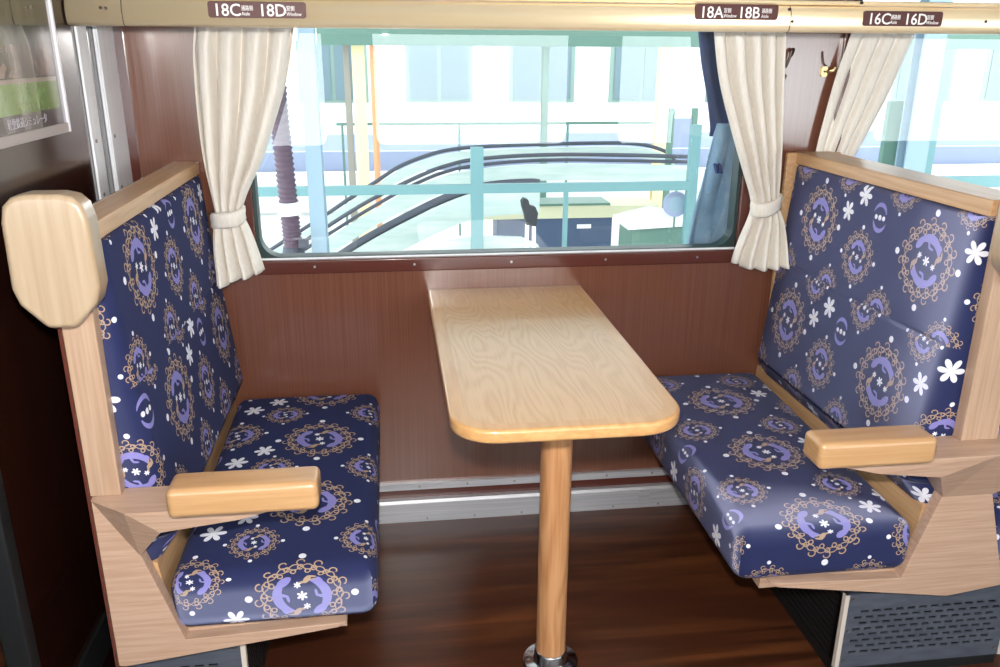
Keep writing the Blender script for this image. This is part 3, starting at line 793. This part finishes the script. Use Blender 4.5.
# ------------------------------------------------------------------ poster on the partition
def poster_mat():
    m = mat('printed_forest_photo', (0.1, 0.1, 0.1, 1), 0.25, coat=1.0); nt = m.node_tree; N = nt.nodes; L = nt.links; p = N['Principled BSDF']
    p.inputs['Coat Roughness'].default_value = 0.02; p.inputs['Coat IOR'].default_value = 1.9
    S.nt = nt; tc = N.new('ShaderNodeTexCoord'); se = N.new('ShaderNodeSeparateXYZ'); L.new(tc.outputs['Object'], se.inputs[0])
    y, z = S(se.outputs[1]), S(se.outputs[2])
    def noise(sc):
        mp = N.new('ShaderNodeMapping'); mp.inputs['Scale'].default_value = sc; L.new(tc.outputs['Object'], mp.inputs[0])
        n = N.new('ShaderNodeTexNoise'); n.inputs['Scale'].default_value = 1; n.inputs['Detail'].default_value = 4; L.new(mp.outputs[0], n.inputs['Vector']); return n.outputs['Fac']
    def mix(f, a, b):
        k = N.new('ShaderNodeMix'); k.data_type = 'RGBA'
        for x, i in ((f, 0), (a, 6), (b, 7)):
            x = x.v if isinstance(x, S) else x
            if isinstance(x, tuple) or isinstance(x, float): k.inputs[i].default_value = x
            else: L.new(x, k.inputs[i])
        return k.outputs[2]
    lawn = mix(noise((1, 60, 60)), srgb(92, 128, 52), srgb(128, 156, 84))
    wood = mix(S(noise((1, 70, 16))).gt(0.52), srgb(40, 46, 36), srgb(84, 88, 70))
    house = mix(S(noise((1, 55, 40))).gt(0.5), srgb(132, 106, 92), srgb(60, 50, 44))
    upper = mix((z - 1.335).abs().lt(0.028) * (y+0.56).abs().lt(0.13), wood, house)
    path = mix((z-1.302).abs().lt(0.005), lawn, srgb(150, 136, 122))
    body = mix((z-1.305).gt(0.0), path, upper)
    frame = mix((1.245-z).gt(0.0), body, srgb(72, 66, 72))
    frame = mix((y+0.432).gt(0.0), frame, srgb(72, 66, 72))
    L.new(frame, p.inputs['Base Color']); return m
ps = thing('poster', 'framed poster of a green lawn before dark trees hung on the dark partition', 'poster', (PX, -0.62, 1.17))
obj('print', B(PX+0.004, PX+0.007, -0.93, -0.412, 1.213, 1.70), poster_mat(), ps)
obj('frame_edge', B(PX, PX+0.012, -0.412, -0.404, 1.195, 1.71), mat('white_poster_edge', srgb(232, 228, 236), 0.3), ps, bevel=0.001)
obj('frame_edge', B(PX, PX+0.010, -0.935, -0.404, 1.195, 1.214), mat('grey_poster_edge', srgb(172, 160, 156), 0.35), ps, bevel=0.001)
text_mesh('caption', '軽便鉄道シミュレータ', 0.020, (PX+0.0072, -0.69, 1.223), mat('caption_grey', srgb(176, 170, 176), 0.6), ps, 0.9, rot=(PI/2, 0, PI/2))
put(ps)

# ------------------------------------------------------------------ the station outside
O = {}
O['ground'] = grain('pale_platform_paving', srgb(176, 178, 178), srgb(196, 196, 192), (3, 3, 3), rough=0.8)
O['blue'] = mat('pale_blue_paint', srgb(140, 166, 182), 0.5); O['teal'] = mat('teal_paint', srgb(104, 148, 152), 0.5)
O['green'] = mat('sea_green_paint', srgb(96, 132, 120), 0.55); O['black'] = mat('dull_black', srgb(40, 46, 52), 0.6)
O['hose'] = mat('mauve_hose', srgb(84, 68, 84), 0.5); O['white'] = mat('white_paint', srgb(236, 240, 240), 0.5)
O['rubber'] = mat('grey_handrail_rubber', srgb(70, 76, 88), 0.5); O['skirt'] = grain('escalator_panel', srgb(176, 196, 192), srgb(194, 206, 202), (4, 1, 30), rough=0.5)
O['ivory'] = mat('ivory_paint', srgb(238, 226, 178), 0.6); O['orange'] = mat('faded_orange_paint', srgb(226, 160, 116), 0.6)
O['grey'] = mat('warm_grey', srgb(150, 146, 136), 0.7); O['navy'] = mat('slate_navy', srgb(66, 84, 112), 0.6); O['beige'] = mat('beige_panel', srgb(206, 204, 172), 0.6)
O['denim'] = grain('washed_denim', srgb(112, 142, 168), srgb(126, 154, 178), (18, 18, 24), rough=0.85); O['denimdark'] = grain('dark_navy_cloth', srgb(28, 46, 92), srgb(38, 58, 106), (30, 30, 20), rough=0.85)
O['frame'] = mat('green_grey_window_frame', srgb(116, 140, 130), 0.6); O['build'] = mat('pale_facade', srgb(222, 222, 224), 0.7); O['pane'] = mat('pale_facade_glass', srgb(84, 106, 114), 0.3); O['rail'] = mat('lilac_band', srgb(150, 162, 190), 0.6)
ZP = -0.62
struct(obj('platform_ground', B(-14, 20, 0.25, 30, ZP-0.3, ZP), O['ground']))
struct(obj('canopy_roof', B(-14, 20, 0.15, 8.6, 3.05, 3.2), mat('canopy_underside', srgb(206, 214, 212), 0.7)))  # unseen roof, added to keep open sky light off the platform
def T(name, label, cat, bm, m, **k):
    return tag(obj(name, bm, m, **k), label, cat)
def steel_post(name, label, x0, x1, y, m, z1=3.05, depth=0.10):
    bm = bmesh.new(); tf = 0.012                              # rolled H section, flange towards the train
    box(bm, x0, x1, y, y+tf, ZP, z1); box(bm, x0, x1, y+depth-tf, y+depth, ZP, z1); box(bm, (x0+x1)/2-0.006, (x0+x1)/2+0.006, y+tf, y+depth-tf, ZP, z1)
    return T(name, label, 'post', bm, m)
steel_post('canopy_post', 'broad pale blue steel post outside, beside the ribbed hose', -0.362, -0.295, 1.5, O['blue'])
steel_post('canopy_post', 'broad pale blue steel post outside the right-hand window', 2.905, 3.035, 2.2, O['blue'])
# ribbed hose on a stand pipe
hs = thing('ribbed_hose', 'mauve ribbed hose standing upright outside the window behind the curtain', 'hose', (-0.44, 1.5, ZP))
path = [(-0.443, 1.5, 0.50), (-0.449, 1.5, 0.7), (-0.457, 1.5, 0.95), (-0.462, 1.5, 1.2), (-0.455, 1.5, 1.5), (-0.44, 1.5, 2.0)]
dense = spline(path, 44); rr_ = [0.040+0.004*math.sin(i*2*PI/4) for i in range(len(dense))]
obj('hose_body', tube(bmesh.new(), dense, rr_, 12), O['hose'], hs, smooth=True)
obj('clamp', tube(bmesh.new(), [(-0.4475, 1.5, 0.665), (-0.4495, 1.5, 0.72)], 0.05, 14), O['white'], hs)
obj('stand_pipe', lathe(bmesh.new(), [(0.07, 0), (0.07, 0.02), (0.045, 0.04), (0.045, 0.98), (0.075, 1.0), (0.075, 1.06), (0.05, 1.11), (0.045, 1.14)], (-0.443, 1.5, ZP), 16), O['rubber'], hs, smooth=True)
obj('valve', cyl(bmesh.new(), (-0.412, 1.45, 0.545), 0.022, 0.042, 0, 10), O['rubber'], hs)
put(hs)
# teal railing of the escalator well
rl = thing('platform_railing', 'teal railing with posts in front of the escalator outside', 'railing', (0.6, 3.0, ZP))
obj('rail', B(-1.6, 1.96, 2.98, 3.02, 0.505, 0.562), O['teal'], rl)
for x0, x1, zt_ in ((0.503, 0.582, 0.79), (1.92, 1.985, 0.92), (-1.5, -1.44, 0.6), (1.105, 1.13, 0.505), (-0.42, -0.40, 0.505)):
    obj('railing_post', B(x0, x1, 2.985, 3.03, ZP, zt_), O['teal'], rl)
put(rl)
rl = thing('platform_railing', 'teal railing with a post on each side of the blue post outside the right-hand window', 'railing', (3.0, 2.6, ZP))
obj('rail', B(2.55, 5.2, 2.34, 2.38, 0.60, 0.665), O['teal'], rl)
for x0, x1, m_, zt_ in ((2.855, 2.945, 'green', 1.10), (3.115, 3.18, 'teal', 1.12), (3.9, 3.96, 'teal', 0.9)):
    obj('railing_post', B(x0, x1, 2.35, 2.39, ZP, zt_), O[m_], rl)
put(rl)
# escalator: three handrails over pale balustrades
es = thing('escalator', 'escalator with dark curved handrails rising beyond the teal railing', 'escalator', (0.8, 4.4, ZP))
def esc(y, pts, skirt, r=0.032):
    c = spline([(x, y, z) for x, z in pts], 6)
    obj('handrail', tube(bmesh.new(), c, r, 10, flat=1.0), O['rubber'], es, smooth=True)
    if skirt:
        bm = bmesh.new(); prev = None
        for p_ in c:
            q = [bm.verts.new((p_.x, y+dy, z)) for dy in (-0.02, 0.02) for z in (p_.z-0.03, p_.z-skirt)]
            if prev:
                bm.faces.new((prev[0], q[0], q[1], prev[1])); bm.faces.new((prev[2], q[2], q[3], prev[3]))
                bm.faces.new((prev[0], q[0], q[2], prev[2])); bm.faces.new((prev[1], q[1], q[3], prev[3]))
            prev = q
        obj('balustrade', bm, O['skirt'], es)
esc(3.6, [(-0.9, -0.36), (-0.37, -0.015), (-0.19, 0.096), (-0.011, 0.193), (0.167, 0.281), (0.344, 0.363), (0.556, 0.437), (0.769, 0.469), (0.983, 0.478), (1.05, 0.47)], 0.22, 0.028)
esc(4.4, [(-1.0, -0.27), (-0.501, 0.036), (-0.202, 0.214), (0.077, 0.351), (0.316, 0.456), (0.475, 0.506), (0.633, 0.540), (0.953, 0.566), (1.357, 0.576), (1.85, 0.568), (2.44, 0.548)], 0, 0.016)
esc(4.43, [(-1.0, -0.345), (-0.505, -0.037), (-0.206, 0.142), (0.075, 0.296), (0.315, 0.404), (0.474, 0.456), (0.633, 0.486), (0.953, 0.518), (1.358, 0.53), (1.853, 0.52), (2.442, 0.503)], 0.16, 0.014)
esc(5.2, [(-1.1, -0.34), (-0.581, -0.024), (-0.355, 0.123), (-0.131, 0.26), (0.092, 0.397), (0.357, 0.495), (0.578, 0.54), (0.9, 0.562), (1.426, 0.576), (1.882, 0.581), (2.159, 0.575), (2.347, 0.55), (2.52, 0.486), (2.6, 0.40)], 0.12, 0.017)
put(es)
# newel board and small items near the escalator head
nb = obj('escalator_side_board', prism(bmesh.new(), [(0.20, ZP), (0.206, 0.0), (0.25, 0.11), (0.32, 0.17), (0.584, 0.204), (0.85, 0.19), (0.962, 0.136), (1.03, 0.0), (1.04, ZP)], 3.1, 3.14, 1), O['skirt'])
tag(nb, 'low pale board with rounded corners in front of the escalator', 'board')
dv = thing('platform_device', 'small black device on two thin pale legs beyond the teal railing', 'device', (0.82, 2.7, ZP))
obj('casing', prism(bmesh.new(), [(0.775, 0.475), (0.79, 0.43), (0.80, 0.37), (0.86, 0.36), (0.87, 0.44), (0.855, 0.475), (0.82, 0.485), (0.81, 0.52), (0.785, 0.53), (0.77, 0.51)], 2.62, 2.68, 1), O['black'], dv)
for x, x2 in ((0.81, 0.79), (0.85, 0.87)):
    obj('leg', tube(bmesh.new(), [(x, 2.65, 0.37), (x2, 2.65, ZP)], 0.012, 8), O['white'], dv)
put(dv)
cb = thing('counter_block', 'long low block with a beige top band and a dark slate face on the platform', 'block', (1.5, 5.2, ZP))
obj('beige_band', B(0.70, 2.45, 5.15, 5.6, -0.085, 0.02), O['beige'], cb); obj('slate_face', B(0.95, 2.02, 5.18, 5.5, ZP, -0.085), O['navy'], cb); obj('white_label', B(1.69, 1.82, 5.165, 5.18, -0.185, -0.15), O['white'], cb)
obj('green_top', B(0.70, 2.0, 5.2, 5.55, 0.02, 0.04), O['green'], cb); put(cb)
wb = thing('bench_box', 'white flat-topped box standing near the blue cloth on the platform', 'box', (1.85, 3.3, ZP))
obj('lid', prism(bmesh.new(), [(1.60, 0.235), (1.86, 0.295), (2.09, 0.255), (2.09, 0.225), (1.60, 0.205)], 3.2, 3.6, 1), O['white'], wb); obj('box_body', B(1.64, 2.06, 3.23, 3.57, ZP, 0.21), O['green'], wb); put(wb)
for x, lab in ((1.945, 'blue-grey round dial sign hanging under the teal rail at the right'), ):
    d = thing('round_sign', lab, 'sign', (x, 3.1, 0.42)); obj('disc', cyl(bmesh.new(), (x-0.07, 3.06, 0.40), 0.085, 0.02, 1, 24), O['rail'], d)
    obj('disc_face', cyl(bmesh.new(), (x-0.07, 3.055, 0.40), 0.055, 0.02, 1, 24), O['blue'], d); obj('hanger', B(x-0.075, x-0.065, 3.065, 3.075, 0.2, 0.52), O['green'], d); put(d)
# pillars, beams and frames farther off
steel_post('yard_pillar', 'ivory painted pillar far outside, left of the orange pipe', -0.315, -0.20, 6.0, O['ivory'], depth=0.14)
steel_post('yard_pillar', 'warm grey pillar far outside, left of the ivory pillar', -0.395, -0.335, 6.0, O['grey'])
T('orange_pipe', 'faded orange pipe standing beside the ivory pillar', 'pipe', cyl(bmesh.new(), (-0.12, 6.0, ZP), 0.03, 3.66, 2, 10), O['orange'])
T('canopy_beam', 'sea green beam across the top of the platform view', 'beam', B(-0.6, 6.5, 5.7, 5.82, 1.40, 1.62), O['green'])
steel_post('frame_post', 'sea green upright hanging below the green beam, at the middle', 1.50, 1.56, 6.05, O['green'], z1=1.42)
steel_post('frame_post', 'tan upright under the green beam near the blue cloth', 2.62, 2.76, 5.9, O['ivory'], z1=1.60)
tf = thing('display_frame', 'sea green open frame standing on the platform near the blue cloth', 'frame', (2.42, 4.6, ZP))
for x in (2.30, 2.50): obj('upright', B(x, x+0.045, 4.58, 4.62, ZP, 0.92), O['green'], tf)
obj('cross_panel', B(2.345, 2.50, 4.59, 4.61, 0.60, 0.84), O['rail'], tf); put(tf)
gr = thing('barrier_rail', 'thin green rail on slim posts running along the far platform', 'rail', (1.3, 7.0, ZP))
obj('rail', B(-0.55, 3.2, 7.0, 7.04, 0.595, 0.625), O['green'], gr)
for x in (-0.5, 0.75, 1.95, 3.15): obj('barrier_post', B(x, x+0.025, 7.005, 7.03, ZP, 0.595), O['green'], gr)
put(gr)
fb = thing('station_building', 'pale washed-out building with window bays beyond the tracks', 'building', (2, 12, ZP))
obj('wall', B(-8, 14, 12.0, 16, ZP, 2.6), O['build'], fb)
for k in range(12):
    x = -6.5+1.7*k
    wf = obj('window', B(x, x+1.1, 11.95, 12.0, 0.55, 1.5), O['frame'], fb); obj('pane', B(x+0.07, x+0.52, 11.93, 11.95, 0.6, 1.45), O['pane'], wf); obj('pane', B(x+0.58, x+1.03, 11.93, 11.95, 0.6, 1.45), O['pane'], wf)
obj('plinth_band', B(-8, 14, 11.9, 12, -0.25, 0.05), O['rail'], fb); put(fb)
T('parapet_wall', 'low lilac-grey parapet along the far platform', 'wall', B(-8, 14, 9.0, 9.12, ZP, 0.10), O['rail'])
T('parapet_wall', 'pale step-like kerb in front of the far parapet', 'wall', B(-8, 14, 8.6, 8.75, ZP, -0.12), O['build'])
# thin wavy sheet just outside the glass, pale blue below, navy above
ct = thing('hanging_cloth', 'washed denim blue cloth with a dark navy upper part hanging outside by the curtain', 'cloth', (0.97, 0.14, 0.78))
def drape(name, left, right, z0, z1, m, y0):
    bm = bmesh.new(); rows = []
    for j in range(31):
        z = z0+(z1-z0)*j/30; a, b = smooth_interp(left, z), smooth_interp(right, z)
        rows.append([bm.verts.new((a+(b-a)*i/24, y0+0.007*math.sin(i*0.6+z*7)+0.005*math.sin(i*0.4-z*16), z)) for i in range(25)])
    for j in range(30):
        for i in range(24): bm.faces.new((rows[j][i], rows[j][i+1], rows[j+1][i+1], rows[j+1][i]))
    o = obj(name, bm, m, ct, smooth=True); s_ = o.modifiers.new('thick', 'SOLIDIFY'); s_.thickness = 0.008; return o
drape('denim_part', [(0.74, 0.885), (0.80, 0.890), (0.895, 0.902), (0.999, 0.928), (1.13, 0.952), (1.2, 0.965)], [(0.74, 1.03), (1.2, 1.05)], 0.74, 1.16, O['denim'], 0.14)
drape('navy_part', [(1.12, 0.950), (1.143, 0.950), (1.25, 0.922), (1.337, 0.898), (1.50, 0.872)], [(1.12, 1.05), (1.5, 1.06)], 1.12, 1.50, O['denimdark'], 0.165)
for dx in (0.0, 0.012):
    obj('pocket_tab', prism(bmesh.new(), [(0.946+dx, 1.045), (0.951+dx, 1.048), (0.960+dx, 1.022), (0.955+dx, 1.019)], 0.102, 0.122, 1), O['denimdark'], ct)
put(ct)

# ------------------------------------------------------------------ unseen fill lamps over the aisle, added to brighten the cabin
def lamp(x, label):
    t = thing('ceiling_light', label, 'light', (x, -1.35, 2.14), None)
    obj('housing', B(x-0.62, x+0.62, -1.47, -1.23, 2.165, 2.2), M['ceil'], t)
    d = mat('lit_diffuser', (1, 1, 1, 1), 0.5); p = d.node_tree.nodes['Principled BSDF']
    p.inputs['Emission Color'].default_value = (1.0, 0.95, 0.88, 1); p.inputs['Emission Strength'].default_value = 1.0
    obj('diffuser', B(x-0.60, x+0.60, -1.45, -1.25, 2.14, 2.165), d, t, bevel=0.006); put(t)
lamp(-0.6, 'long ceiling lamp above the aisle by the partition'); lamp(1.2, 'long ceiling lamp above the aisle by the right bench'); lamp(3.0, 'long ceiling lamp above the aisle farthest along the car')
